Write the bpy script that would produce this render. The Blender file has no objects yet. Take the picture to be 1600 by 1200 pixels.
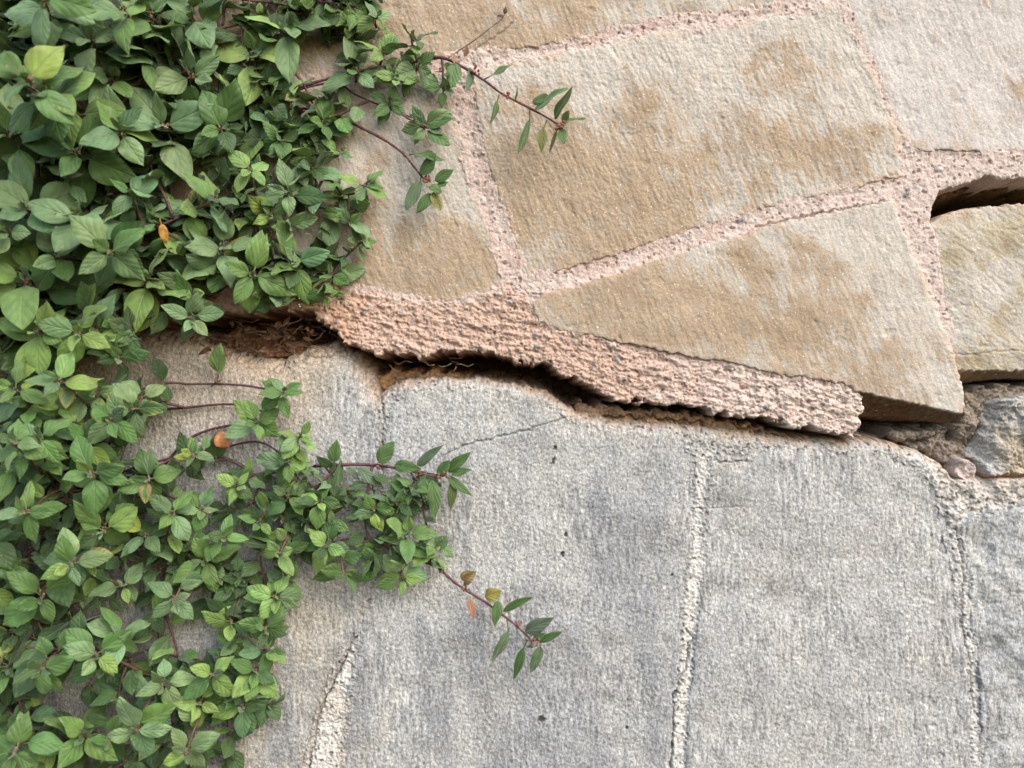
import bpy, math, random
import numpy as np
from mathutils import Vector, Matrix, Quaternion

# ------------------------------------------------------------------ camera, sky, sun
S = 0.0005            # metres per wall unit; 1600 units of wall = 0.8 m
D = 1256.0            # camera distance from the wall face in the same units
sc = bpy.context.scene
cam_d = bpy.data.cameras.new("camera"); cam = bpy.data.objects.new("camera", cam_d)
sc.collection.objects.link(cam); sc.camera = cam
cam.location = (0, -D * S, 0); cam.rotation_euler = (math.radians(90), 0, 0)
cam_d.sensor_width = 36.0; cam_d.lens = 36.0 * D / 1600.0
cam_d.clip_start = 0.01; cam_d.clip_end = 500.0
cam_d.dof.use_dof = True; cam_d.dof.focus_distance = (D + 5) * S; cam_d.dof.aperture_fstop = 4.2

SUN_EL, SUN_AZ = math.radians(42), math.radians(42)     # azimuth: to the right of straight out from the wall
world = bpy.data.worlds.new("World"); sc.world = world; world.use_nodes = True
nt = world.node_tree; bg = nt.nodes["Background"]
sky = nt.nodes.new("ShaderNodeTexSky"); sky.sky_type = 'NISHITA'; sky.sun_disc = False
sky.sun_elevation = SUN_EL; sky.sun_rotation = math.radians(180) - SUN_AZ
sky.air_density = 1.6; sky.dust_density = 3.0; sky.ozone_density = 1.2
nt.links.new(sky.outputs[0], bg.inputs[0]); bg.inputs[1].default_value = 0.15
sun_d = bpy.data.lights.new("sun", 'SUN'); sun = bpy.data.objects.new("sun", sun_d)
sc.collection.objects.link(sun)
sun_d.energy = 1.05; sun_d.angle = math.radians(45); sun_d.color = (1.0, 0.98, 0.965)
to_sun = Vector((math.sin(SUN_AZ) * math.cos(SUN_EL), -math.cos(SUN_AZ) * math.cos(SUN_EL), math.sin(SUN_EL)))
sun.rotation_euler = to_sun.to_track_quat('Z', 'Y').to_euler()
sc.view_settings.view_transform = 'Standard'; sc.view_settings.look = 'None'
sc.view_settings.gamma = 1.0; sc.view_settings.exposure = 0.84
sc.cycles.max_bounces = 8; sc.cycles.diffuse_bounces = 4; sc.cycles.use_denoising = True

# ------------------------------------------------------------------ numeric helpers
def H(ix, iy, seed):
    h = (ix.astype(np.int64) * 374761393 + iy.astype(np.int64) * 668265263 + seed * 1442695041) & 0xFFFFFFFF
    h = ((h ^ (h >> 13)) * 1274126177) & 0xFFFFFFFF
    return h ^ (h >> 16)

def pn(x, y, seed=0):
    x0 = np.floor(x); y0 = np.floor(y); fx = x - x0; fy = y - y0
    u = fx * fx * fx * (fx * (fx * 6 - 15) + 10); v = fy * fy * fy * (fy * (fy * 6 - 15) + 10)
    def g(dx, dy):
        a = H(x0 + dx, y0 + dy, seed).astype(np.float32) * (2 * math.pi / 4294967296.0)
        return np.cos(a) * (fx - dx) + np.sin(a) * (fy - dy)
    a = g(0, 0); b = g(1, 0); c = g(0, 1); d = g(1, 1)
    return (a + (b - a) * u) * (1 - v) + (c + (d - c) * u) * v      # about -0.7..0.7

def fbm(x, y, scale, octs=3, seed=0, gain=0.5):
    s = 0; a = 1.0; f = 1.0 / scale
    for o in range(octs):
        s = s + a * pn(x * f + 17.3 * o, y * f - 9.1 * o, seed + o * 7); a *= gain; f *= 2.03
    return s

def rotn(x, y, deg, sa, sc_, octs=2, seed=0):
    """noise stretched along the direction deg (measured in image sense), sa long, sc_ across"""
    c, s = math.cos(math.radians(deg)), math.sin(math.radians(deg))
    return fbm((x * c + y * s) / sa, (-x * s + y * c) / sc_, 1.0, octs, seed)

def ss(a, b, x):
    t = np.clip((x - a) / (b - a), 0, 1); return t * t * (3 - 2 * t)

def sdp(poly, X, Y):
    """signed distance, positive inside"""
    d2 = np.full(X.shape, 1e12, np.float32); ins = np.zeros(X.shape, bool); n = len(poly)
    for i in range(n):
        ax, ay = poly[i]; bx, by = poly[(i + 1) % n]
        ex, ey = bx - ax, by - ay; l2 = ex * ex + ey * ey + 1e-9
        t = np.clip(((X - ax) * ex + (Y - ay) * ey) / l2, 0, 1)
        dx = X - ax - t * ex; dy = Y - ay - t * ey
        np.minimum(d2, dx * dx + dy * dy, out=d2)
        if abs(ey) > 1e-9:
            ins ^= ((ay > Y) != (by > Y)) & (X < ex * (Y - ay) / ey + ax)
    d = np.sqrt(d2); return np.where(ins, d, -d)

def dline(pts, X, Y):
    d2 = np.full(X.shape, 1e12, np.float32)
    for (ax, ay), (bx, by) in zip(pts[:-1], pts[1:]):
        ex, ey = bx - ax, by - ay
        t = np.clip(((X - ax) * ex + (Y - ay) * ey) / (ex * ex + ey * ey + 1e-9), 0, 1)
        np.minimum(d2, (X - ax - t * ex) ** 2 + (Y - ay - t * ey) ** 2, out=d2)
    return np.sqrt(d2)

def axis(lo, hi, step, olo, ohi):
    a = list(np.arange(lo, hi + step, step)); s = step
    while a[0] > olo: s *= 1.04; a.insert(0, a[0] - s)
    s = step
    while a[-1] < ohi: s *= 1.04; a.append(a[-1] + s)
    return np.array(a, np.float64)
STEP = 1.4
ax_x = axis(-50, 1650, STEP, -1100, 2700); ax_y = axis(-50, 1250, STEP, -1000, 2200)
X, Y = np.meshgrid(ax_x, ax_y)
NY, NX = X.shape
# worn, wandering outlines
w1x = fbm(X, Y, 60, 2, 11) * 3.5; w1y = fbm(X, Y, 60, 2, 12) * 3.5
w2x = fbm(X, Y, 11, 3, 13) * 4.5; w2y = fbm(X, Y, 11, 3, 14) * 4.5
WX, WY = X + w1x + w2x, Y + w1y + w2y              # ordinary edges
RX, RY = X + w1x + fbm(X, Y, 17, 3, 15, .55) * 10, Y + w1y + fbm(X, Y, 17, 3, 16, .55) * 11   # ragged edges

def col(c): return np.array(c, np.float32)
def mix(a, b, t):
    t = np.clip(t, 0, 1)[..., None]; return a * (1 - t) + b * t

# ------------------------------------------------------------------ object helpers
def make_obj(name, me, mat, parent=None, label=None, cat=None, group=None, kind=None):
    o = bpy.data.objects.new(name, me); sc.collection.objects.link(o)
    if mat is not None and me is not None and len(me.materials) == 0: me.materials.append(mat)
    if parent is not None: o.parent = parent
    if label: o["label"] = label
    if cat: o["category"] = cat
    if group: o["group"] = group
    if kind: o["kind"] = kind
    return o

def grid_mesh(name, keep, Hh, tint):
    cell = keep[:-1, :-1] & keep[1:, :-1] & keep[:-1, 1:] & keep[1:, 1:]
    cy, cx = np.nonzero(cell)
    base = cy * NX + cx
    quads = np.stack([base, base + NX, base + NX + 1, base + 1], 1)
    used = np.unique(quads); remap = np.zeros(NX * NY, np.int64); remap[used] = np.arange(len(used))
    quads = remap[quads]
    co = np.empty((len(used), 3), np.float32)
    co[:, 0] = (X.ravel()[used] - 800) * S; co[:, 1] = -Hh.ravel()[used] * S; co[:, 2] = (600 - Y.ravel()[used]) * S
    me = bpy.data.meshes.new(name); n = len(quads)
    me.vertices.add(len(used)); me.loops.add(n * 4); me.polygons.add(n)
    me.vertices.foreach_set("co", co.ravel())
    me.loops.foreach_set("vertex_index", quads.astype(np.int32).ravel())
    me.polygons.foreach_set("loop_start", np.arange(0, n * 4, 4, dtype=np.int32))
    me.update(calc_edges=True)
    at = me.attributes.new("tint", 'FLOAT_COLOR', 'POINT')
    c4 = np.ones((len(used), 4), np.float32); c4[:, :3] = np.clip(tint.reshape(-1, 3)[used], 0, 1)
    at.data.foreach_set("color", c4.ravel())
    me.polygons.foreach_set("use_smooth", np.ones(n, bool))
    return me

def new_mat(name):
    m = bpy.data.materials.new(name); m.use_nodes = True
    return m, m.node_tree, m.node_tree.nodes, m.node_tree.links

def masonry(name, rot, sx, sy, dens, cvar, bump, rough=0.93, speck=0.0, grit=900.0):
    """tint attribute x fine grain, plus a fine bump. rot turns the tooling direction in the wall plane."""
    m, t, N, L = new_mat(name); b = N["Principled BSDF"]
    b.inputs["Roughness"].default_value = rough; b.inputs["Specular IOR Level"].default_value = 0.25
    at = N.new("ShaderNodeAttribute"); at.attribute_name = "tint"
    tc = N.new("ShaderNodeTexCoord"); mp = N.new("ShaderNodeMapping"); mp.vector_type = 'TEXTURE'
    mp.inputs["Rotation"].default_value = (0, math.radians(rot), 0)
    mp.inputs["Scale"].default_value = (sx, 1.0, sy)
    L.new(tc.outputs["Object"], mp.inputs[0])
    n1 = N.new("ShaderNodeTexNoise"); n1.inputs["Scale"].default_value = dens; n1.inputs["Detail"].default_value = 3; n1.inputs["Roughness"].default_value = .65
    L.new(mp.outputs[0], n1.inputs["Vector"])
    n2 = N.new("ShaderNodeTexNoise"); n2.inputs["Scale"].default_value = grit; n2.inputs["Detail"].default_value = 2
    L.new(tc.outputs["Object"], n2.inputs["Vector"])
    add = N.new("ShaderNodeMath"); add.operation = 'ADD'
    L.new(n1.outputs[0], add.inputs[0]); L.new(n2.outputs[0], add.inputs[1])
    mr = N.new("ShaderNodeMapRange"); mr.inputs[1].default_value = 0.7; mr.inputs[2].default_value = 1.3
    mr.inputs[3].default_value = 1 - cvar; mr.inputs[4].default_value = 1 + cvar
    L.new(add.outputs[0], mr.inputs[0])
    mul = N.new("ShaderNodeVectorMath"); mul.operation = 'SCALE'
    L.new(at.outputs["Color"], mul.inputs[0]); L.new(mr.outputs[0], mul.inputs["Scale"])
    outc = mul.outputs[0]
    if speck > 0:
        v = N.new("ShaderNodeTexVoronoi"); v.inputs["Scale"].default_value = 330; L.new(tc.outputs["Object"], v.inputs["Vector"])
        lt = N.new("ShaderNodeMapRange"); lt.inputs[1].default_value = 0.20; lt.inputs[2].default_value = 0.12; lt.inputs[3].default_value = 0; lt.inputs[4].default_value = speck
        L.new(v.outputs["Distance"], lt.inputs[0])
        sp = N.new("ShaderNodeSeparateColor"); L.new(v.outputs["Color"], sp.inputs[0])
        gt = N.new("ShaderNodeMath"); gt.operation = 'GREATER_THAN'; gt.inputs[1].default_value = .72; L.new(sp.outputs[0], gt.inputs[0])
        mm = N.new("ShaderNodeMath"); mm.operation = 'MULTIPLY'; L.new(gt.outputs[0], mm.inputs[0]); L.new(lt.outputs[0], mm.inputs[1])
        mx = N.new("ShaderNodeMix"); mx.data_type = 'RGBA'; mx.inputs[7].default_value = (.85, .82, .76, 1)
        L.new(mm.outputs[0], mx.inputs[0]); L.new(outc, mx.inputs[6]); outc = mx.outputs[2]
    L.new(outc, b.inputs["Base Color"])
    bp = N.new("ShaderNodeBump"); bp.inputs["Strength"].default_value = 1.0; bp.inputs["Distance"].default_value = bump
    L.new(add.outputs[0], bp.inputs["Height"]); L.new(bp.outputs[0], b.inputs["Normal"])
    return m

M_up = masonry("ochre_stone", -62, 0.34, 1.0, 620, .20, .00022, speck=.75)
M_low = masonry("grey_stone", 0, 1.0, 2.8, 1050, .50, .00022, grit=1500)
M_pink = masonry("pink_mortar", -12, 1.4, 1.0, 900, .22, .0004, speck=.35, grit=1000)
M_cream = masonry("cream_mortar", 0, 1, 1, 700, .22, .0006, grit=650)
M_fill = masonry("crumbled_fill", 0, 1.4, 1.0, 500, .35, .0012, grit=500)

# ------------------------------------------------------------------ the stone wall
wall = make_obj("stone_wall", None, None, label="old masonry wall, ochre courses above grey stones, split by a dark ragged crack", cat="wall", kind="thing")

class NS: pass

OCH, OCH2 = col((.415, .32, .23)), col((.365, .275, .19))
PALE, PINKP = col((.56, .515, .465)), col((.58, .535, .51))
def sdl(p): return sdp(p, WX, WY)

n_hf = fbm(X, Y, 3.6, 2, 29, .7)
def stone_tool(deg, amp, seed):       # tooling strokes as real relief
    a = rotn(X, Y, deg, 26, 5.0, 2, seed); b = rotn(X, Y, deg + 8, 60, 16, 2, seed + 5)
    c = fbm(X, Y, 7, 3, seed + 9, .6)
    return amp * (a * .7 + b * .9 + c * .7 + n_hf * .6)

def face_edge(sd, roll, drop):
    """rounded arris then a steep side"""
    t = np.clip(1 - sd / roll, 0, 1)
    h = -drop * (1 - np.sqrt(np.clip(1 - t * t, 0, 1)))
    return np.where(sd < 0, -drop + sd * 30, h)

UP = [
 ("stone_block", "ochre stone with a dead twig above the pink joint", [(-1000,-900),(1180,-900),(1235,-300),(1262,-10),(1200,8),(1000,36),(860,68),(740,80),(620,98),(430,128),(0,190),(-1000,300)],
   dict(h0=0, a=.55, b=.2, amp=1.0)),
 ("stone_block", "large pale and ochre stone between two sloping pink joints", [(1312,8),(1340,60),(1368,130),(1398,205),(1404,272),(1340,288),(1200,322),(1040,368),(940,402),(822,432),(800,350),(772,280),(750,200),(742,112),(860,92),(1000,60),(1200,30)],
   dict(h0=2, a=.45, b=.25, amp=1.1)),
 ("stone_block", "pale pinkish stone at the top right corner", [(1290,-900),(2600,-900),(2600,245),(1600,238),(1480,232),(1425,230),(1404,200),(1376,130),(1345,60),(1318,0),(1290,-300)],
   dict(h0=0, a=-.35, b=0, amp=.75)),
 ("stone_block", "ochre topped stone at the right edge below the dark slot", [(1462,348),(1500,330),(1560,322),(1620,319),(2600,300),(2600,590),(1600,588),(1494,596),(1486,555),(1482,500),(1468,440),(1462,390)],
   dict(h0=-2, a=.3, b=0, amp=1.0)),
 ("stone_block", "ochre stone narrowing to a blunt point at its left end", [(834,478),(848,464),(940,440),(1040,404),(1200,358),(1330,326),(1388,316),(1412,375),(1444,450),(1474,520),(1498,600),(1500,640),(1494,660),(1420,656),(1352,648),(1330,600),(1200,577),(1080,553),(980,534),(880,514),(846,498)],
   dict(h0=5, a=.7, b=.2, amp=.8)),
 ("stone_block", "ochre stone half covered by the upper plant", [(-1000,330),(0,215),(430,158),(600,130),(702,118),(712,200),(738,290),(768,385),(792,440),(760,458),(700,470),(640,464),(560,450),(470,420),(300,400),(0,420),(-1000,480)],
   dict(h0=0, a=.6, b=.3, amp=1.0)),
]
up_sd_max = np.full(X.shape, -1e3, np.float32)
n_patch = fbm(X, Y, 150, 4, 31, .55); n_patch2 = fbm(X, Y, 60, 3, 37)
n_fine = fbm(X, Y, 9, 3, 41, .6); n_str = rotn(X, Y, 66, 45, 7, 3, 43); n_spk0 = fbm(X, Y, 6, 3, 47, .7)
cracks_up = [([(1178,357),(1240,342),(1300,330),(1384,314)], 1.3, 7), ([(1484,554),(1530,552),(1580,549),(1700,547)], 1.1, 2),
             ([(700,82),(740,78),(780,52),(800,38)], 1.0, 2)]
for i, (nm, lab, poly, p) in enumerate(UP):
    sd = sdl(poly) + 3.8; up_sd_max = np.maximum(up_sd_max, sd)
    h = p['h0'] + face_edge(sd + 2 * n_fine, 8, 1.8) + stone_tool(66 if i != 3 else 40, p['amp'], 50 + i * 20) + 4.5 * n_patch
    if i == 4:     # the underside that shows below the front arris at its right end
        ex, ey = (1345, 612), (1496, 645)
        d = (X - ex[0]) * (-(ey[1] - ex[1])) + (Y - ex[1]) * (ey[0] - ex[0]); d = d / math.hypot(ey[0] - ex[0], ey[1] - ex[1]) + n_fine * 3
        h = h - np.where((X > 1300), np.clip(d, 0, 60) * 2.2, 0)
    if i == 3:
        d = Y - 578 + n_fine * 4; h = h - np.clip(d, 0, 40) * 2.0
        h = h - 5 * ss(60, 0, sd) - 3 * np.abs(n_patch2)
    for pts, w, dep in cracks_up:
        h = h - dep * np.exp(-(dline(pts, WX, WY) / w) ** 2)
    # lumps and shallow flaked hollows
    h = h - 1.2 * ss(.36, .6, fbm(X, Y, 38, 4, 77 + i)) 
    ochre = ss(-.38, .38, n_patch * 1.3 + .55 * n_str + .5 * n_patch2 + .35 * n_fine + p['a'] - .38)
    TAN = {0: [(720,40,100,.9),(900,15,100,.7),(600,40,90,.8),(1050,5,60,.4),(300,20,300,.8)],
           1: [(850,300,130,1.1),(960,330,150,1.1),(1060,270,110,.75),(900,240,60,.6),(1020,230,90,.7),(1080,290,90,.6),(1120,200,60,.5),(1230,110,60,.6),(1250,230,60,.7),(1180,290,60,.5),(1330,250,50,.5),(810,370,60,.8)],
           2: [(1700,60,120,.2)], 3: [(1560,362,48,.9),(1500,385,45,.7),(1620,345,60,.8),(1490,440,30,.5),(1570,500,70,.35),(1530,570,60,.45)],
           4: [(900,485,80,.9),(1000,470,110,.9),(1120,490,110,.9),(1240,530,110,.8),(1180,420,90,.7),(1350,590,80,.6),(1300,420,70,.3),(1400,560,70,.4)],
           5: [(740,405,60,1),(660,435,60,.9),(580,430,60,.8),(560,330,50,.8),(640,360,50,.5),(480,170,60,.8),(300,300,250,.7),(590,260,50,.5)]}[i]
    pf = np.zeros(X.shape)
    for cx_, cy_, r_, k_ in TAN: pf = np.maximum(pf, k_ * (1 - np.hypot(X - cx_, (Y - cy_) * 1.15) / (r_ * 1.7)))
    ochre = ss(.05, .62, pf + .42 * n_patch2 + .3 * n_patch + .42 * n_str + .25 * n_fine)
    t = mix(np.broadcast_to(PALE if i != 2 else PINKP, X.shape + (3,)), OCH if i != 3 else col((.425, .365, .26)), ochre)
    t = mix(t, OCH2, ss(.15, .6, n_patch2 + .3 * n_fine) * .7 * ochre)
    t = t * (1 + .16 * n_fine[..., None] + .14 * n_str[..., None] + .12 * n_hf[..., None])
    t = mix(t, col((.40, .365, .32)), ss(.24, .5, fbm(X, Y, 26, 4, 45, .65) ) * .35)
    edge = ss(16, 0, sd + 6 * n_fine)
    t = mix(t, col((.60, .43, .33)), edge * .55 * ss(-.3, .2, n_patch2))
    if i in (4,):
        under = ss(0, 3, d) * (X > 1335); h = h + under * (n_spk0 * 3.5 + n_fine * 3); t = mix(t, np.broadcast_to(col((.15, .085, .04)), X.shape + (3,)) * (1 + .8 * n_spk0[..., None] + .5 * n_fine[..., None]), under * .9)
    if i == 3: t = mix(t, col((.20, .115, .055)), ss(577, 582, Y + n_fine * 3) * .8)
    for pts, w, dep in cracks_up[2:]: t = mix(t, col((.16, .10, .07)), np.exp(-(dline(pts, WX, WY) / 1.6) ** 2) * .5)
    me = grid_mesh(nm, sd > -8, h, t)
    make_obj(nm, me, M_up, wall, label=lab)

# mortar of the upper wall (pink); the thick band under the triangular stone is a part of its own
UM = [(-1000,-1000),(2650,-1000),(2650,262),(1600,279),(1560,281),(1545,276),(1500,288),(1478,296),(1466,310),(1459,330),(1455,345),(1472,400),(1500,440),(1600,470),(1600,560),(1500,580),(1482,560),(1490,620),(1400,630),(1352,630),(1346,650),(1343,680),(1322,681),(1290,675),(1262,668),(1200,657),(1130,647),(1060,634),(1000,630),(955,624),(915,600),(862,575),(830,566),(790,560),(760,552),(700,548),(662,560),(625,552),(590,556),(560,545),(530,522),(505,505),(486,490),(460,482),(300,492),(0,540),(-1000,600)]
BAND = [(470,400),(560,452),(640,466),(700,472),(760,460),(800,440),(835,470),(850,500),(980,536),(1200,580),(1348,610),(1360,620),(1360,720),(900,700),(470,600)]
sdm = sdp(UM, RX, RY); sdm2 = sdp(UM, WX, WY)
soft = ss(900, 1300, X) * ss(620, 480, Y)          # the slot in the upper right has a cleaner lip
sdm = sdm * (1 - soft) + sdm2 * soft
sdb = sdp(BAND, WX, WY)
pit = fbm(X, Y, 8, 2, 91); streak = rotn(X, Y, 10, 55, 9, 3, 93); lump = fbm(X, Y, 24, 3, 95)
hm = -.8 + lump * 1.8 + pit * 1.2 + n_fine * 1.2 + n_hf * .8 - 3.5 * ss(.34, .5, pit)
band_w = ss(-6, 14, sdb)
streak2 = rotn(X, Y, 14, 26, 6, 3, 97); terr = np.floor(4 * (rotn(X, Y, 11, 70, 20, 3, 99) + .1 * n_fine)) / 4 * 1.5
hm = hm + band_w * (2 + 6 * ss(470, 640, Y - (X - 800) * .22) + streak * 1.2 + lump * 2.0 + 1.6 * terr + 5.2 * np.abs(rotn(X, Y, 12, 44, 13, 2, 181)) + 3.6 * np.abs(fbm(X, Y, 12, 3, 183, .6)) - 2.4 + n_hf * .8)
hm = hm + 1.2 * ss(9, 0, -up_sd_max) - 2.4 * ss(.36, .6, n_spk0) * (.25 + .75 * band_w)
hm = np.where(sdm < 0, hm + sdm * 70, hm - 6 * (1 - np.sqrt(np.clip(1 - np.clip(1 - sdm / 6, 0, 1) ** 2, 0, 1))))
for pts, w, dep in cracks_up[:1]: hm = hm - dep * np.exp(-(dline(pts, WX, WY) / w) ** 2)
fresh = ss(500, 760, Y) 
tm = mix(np.broadcast_to(col((.60, .45, .395)), X.shape + (3,)), col((.635, .525, .48)), ss(-.2, .4, n_patch2 * .6 + .5 * ss(1000, 1400, X) + .2))
tm = mix(tm, col((.55, .395, .32)), band_w * ss(1250, 900, X + 120 * n_patch) * .95)
tm = mix(tm, col((.63, .515, .455)), band_w * ss(1060, 1330, X) * .9)
tm = mix(tm, col((.58, .30, .16)), ss(600, 480, X + 60 * n_patch2) * ss(400, 470, Y) * .45)
tm = mix(tm, col((.34, .20, .15)), ss(.33, .5, pit) * .5)
tm = mix(tm, col((.30, .17, .12)), ss(.30, .55, n_spk0) * (.25 + .3 * band_w))
tm = mix(tm, col((.42, .26, .20)), ss(.2, .55, fbm(X, Y, 14, 3, 101)) * .4 * (1 - band_w * .3))
tm = tm * (1 + .10 * streak[..., None] * band_w[..., None] + .15 * n_fine[..., None])
# aggregate pebbles pressed in the mortar
rng = random.Random(4)
def pebbles(hm, tm, n, zone, cols):
    for k in range(n):
        for _ in range(60):
            px, py = zone()
            ix, iy = np.searchsorted(ax_x, px), np.searchsorted(ax_y, py)
            if 2 < ix < NX - 2 and 2 < iy < NY - 2 and up_sd_max[iy, ix] < -5 and sdm[iy, ix] > 7: break
        else: continue
        r = rng.choice([1.8, 2.2, 2.6, 3.0, 3.6, 4.4, 6]); q = int(r / STEP) + 3
        sl = (slice(max(iy - q, 0), iy + q), slice(max(ix - q, 0), ix + q))
        an = rng.random() * 3.14; e = rng.uniform(.6, .95); c, s = math.cos(an), math.sin(an)
        dx, dy = X[sl] - px, Y[sl] - py
        d = np.sqrt((dx * c + dy * s) ** 2 + ((-dx * s + dy * c) / e) ** 2) / r
        m = ss(1.05, .8, d + .3 * pit[sl]); hm[sl] = hm[sl] + m * r * .4 * np.sqrt(np.clip(1.1 - d * d, 0, 1))
        tm[sl] = mix(tm[sl], col(rng.choice(cols)), m * .8)
PC = [(.26,.24,.235),(.33,.31,.31),(.19,.16,.15),(.38,.36,.37),(.34,.21,.16),(.15,.11,.09),(.62,.58,.54)]
pebbles(hm, tm, 110, lambda: (rng.uniform(500, 1340), rng.uniform(455, 680)), PC)
pebbles(hm, tm, 14, lambda: (rng.uniform(705, 835), rng.uniform(160, 450)), PC)
pebbles(hm, tm, 12, lambda: (rng.uniform(1380, 1600), rng.uniform(225, 520)), PC)
pebbles(hm, tm, 10, lambda: (rng.uniform(700, 1420), rng.uniform(-20, 440)), PC)
keep = (sdm > -8) & (up_sd_max < 10)
isb = (sdb > 0)
kb = keep & isb; kj = keep & ~isb
kb2 = kb.copy(); kb2[:-1] |= kb[1:]; kb2[:, :-1] |= kb[:, 1:]; kb2[:-1, :-1] |= kb[1:, 1:]; kb2 &= keep   # share the seam
make_obj("mortar_band", grid_mesh("mortar_band", kb2, hm, tm), M_pink, wall, label="thick ragged pink mortar band overhanging the crack")
make_obj("mortar_joint", grid_mesh("mortar_joint", kj, hm, tm), M_pink, wall, label="pink gritty mortar joints of the ochre courses")

# ---- the lower wall: set back under the crack, with a rounded upper lip
LIP = [(-1000,560),(0,505),(150,505),(300,520),(380,552),(430,560),(470,538),(520,530),(552,548),(575,580),(588,612),(600,606),(620,592),(700,588),(760,592),(800,597),(850,609),(880,628),(905,643),(960,656),(1060,662),(1150,673),(1250,684),(1340,688),(1390,688),(1440,704),(1480,728),(1500,752),(1540,748),(1620,752),(2650,750)]
LM = LIP + [(2650,2200),(-1000,2200)]
sdL = sdp(LM, WX, WY)
rl_w = 24 + 26 * ss(640, 560, X)
roundL = -(26 + 26 * ss(640, 560, X)) * (1 - np.sqrt(np.clip(1 - np.clip(1 - sdL / rl_w, 0, 1) ** 2.4, 0, 1)))
baseL = -12 + 8 * ss(650, 1250, Y) + roundL * (1 - .55 * ss(1380, 1480, X))
LOW = [
 ("grey stone half hidden by the lower plant", [(-1000,575),(0,520),(300,535),(430,575),(480,548),(530,545),(565,580),(584,625),(592,700),(582,800),(574,930),(552,990),(528,1040),(504,1110),(482,1200),(470,1400),(460,2200),(-1000,2200)]),
 ("broad grey stone behind the lone hanging shoot", [(606,640),(640,604),(720,598),(790,602),(850,618),(900,652),(960,668),(1060,676),(1090,706),(1087,820),(1076,900),(1068,980),(1055,1090),(1047,1210),(1030,1500),(1020,2200),(540,2200),(532,1200),(540,1100),(556,1010),(578,930),(590,800),(600,700)]),
 ("wide ribbed grey stone right of the cream joint", [(1112,722),(1130,704),(1200,702),(1300,706),(1380,704),(1440,722),(1478,762),(1486,830),(1504,900),(1508,980),(1518,1080),(1522,1200),(1530,1500),(1540,2200),(1075,2200),(1073,1200),(1078,1090),(1089,1000),(1099,900),(1104,800)]),
 ("blue grey rough stone at the lower right corner", [(1506,812),(1560,800),(1620,790),(2650,780),(2650,2200),(1560,2200),(1545,1500),(1535,1200),(1533,1080),(1522,980),(1518,900),(1508,850)]),
]
GR, GRB, GRW = col((.44, .44, .435)), col((.40, .405, .415)), col((.49, .47, .44))
dn = ss(-10, 26, sdL + 14 * n_patch2)                 # 0 near the lip
n_spk = fbm(X, Y, 5.5, 3, 131, .7); n_vert = rotn(X, Y, 90, 30, 6, 3, 133); n_big = fbm(X, Y, 190, 3, 135); v_stain = rotn(X, Y, 88, 260, 55, 4, 141); v_st2 = rotn(X, Y, 90, 120, 14, 3, 143)
vm = ss(-.25, .35, fbm(X, Y, 130, 3, 147)); rib = 1.2 * rotn(X, Y, 92, 60, 13, 3, 149) * ss(1000, 800, Y); n_lg = fbm(X, Y, 34, 3, 137)
cracks_low = [([(690,712),(740,694),(800,678),(862,662),(900,648)], 1.1, 5), ([(1092,700),(1110,716),(1130,724),(1170,722)], 1.2, 6),
              ([(1100,770),(1120,800),(1160,792)], .8, 2), ([(775,985),(760,1060),(758,1120)], .9, 2)]
low_sd_max = np.full(X.shape, -1e3, np.float32)
spots = [(868,700,2.6),(865,722,3.2),(884,838,2.6),(880,868,3),(846,1125,4.5),(1052,900,2),(980,1140,2)]
def low_tint(i):
    t = mix(np.broadcast_to(GR, X.shape + (3,)), GRB, ss(-.2, .3, n_big + .4 * n_lg + (.2 if i == 3 else 0)) * .9)
    t = mix(t, col((.43, .425, .42)), ss(900, 1350, X) * .5)
    t = mix(t, col((.45, .39, .31)), ss(.1, .5, fbm(X, Y, 120, 3, 151 + i)) * .14)
    t = mix(t, col((.44, .38, .29)), ss(620, 480, X + 40 * n_lg) * ss(850, 950, Y) * .45)
    t = mix(t, col((.30, .31, .33)), ss(-.1, .45, .8 * v_stain + .5 * n_big) * ss(1350, 950, X) * ss(620, 900, Y) * .75)
    t = mix(t, col((.31, .31, .315)), ss(.12, .5, v_stain) * .3)
    stn = np.zeros(X.shape)
    for cx_, cy_, r_, k_ in [(985,860,120,.9),(880,1130,150,1),(1010,1080,90,.9),(700,770,90,.5),(420,760,200,.6),(1330,780,70,.35),(700,1150,110,.5),(1560,1000,90,.5)]:
        stn = np.maximum(stn, k_ * (1 - np.hypot(X - cx_, (Y - cy_) * .6) / (r_ * 1.5)))
    t = mix(t, col((.28, .287, .31)), ss(.1, .9, stn + .6 * v_stain + .35 * v_st2 + .2 * n_lg) * .55)
    t = mix(t, col((.50, .485, .455)), ss(.15, .5, v_st2) * .35)
    t = mix(t, col((.27, .265, .26)), ss(.22, .5, fbm(X, Y, 80, 3, 152 + i)) * .45)
    t = mix(t, GRW, ss(50, 0, sdL + 50 * n_big + 20 * n_lg) * .45 * (1 - .6 * ss(1000, 1500, X)))
    t = mix(t, col((.46, .31, .20)), ss(16 + 26 * ss(660, 560, X), -8, sdL + 14 * n_lg) * .65 * (1 - .6 * ss(1300, 1450, X)))
    t = mix(t, col((.46, .34, .22)), ss(560, 440, X + 60 * n_big) * .5 * ss(760, 600, Y))
    t = t * (1 + (.16 + .4 * vm[..., None]) * n_vert[..., None] + .46 * n_spk[..., None] + .25 * rotn(X, Y, 91, 14, 3.2, 2, 145)[..., None])
    for sx_, sy_, r in spots:
        t = mix(t, col((.06, .055, .05)), ss(1.3, .7, np.hypot(X - sx_, (Y - sy_) * .7) / r + .8 * n_spk))
    return t
tl0 = low_tint(0)
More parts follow.
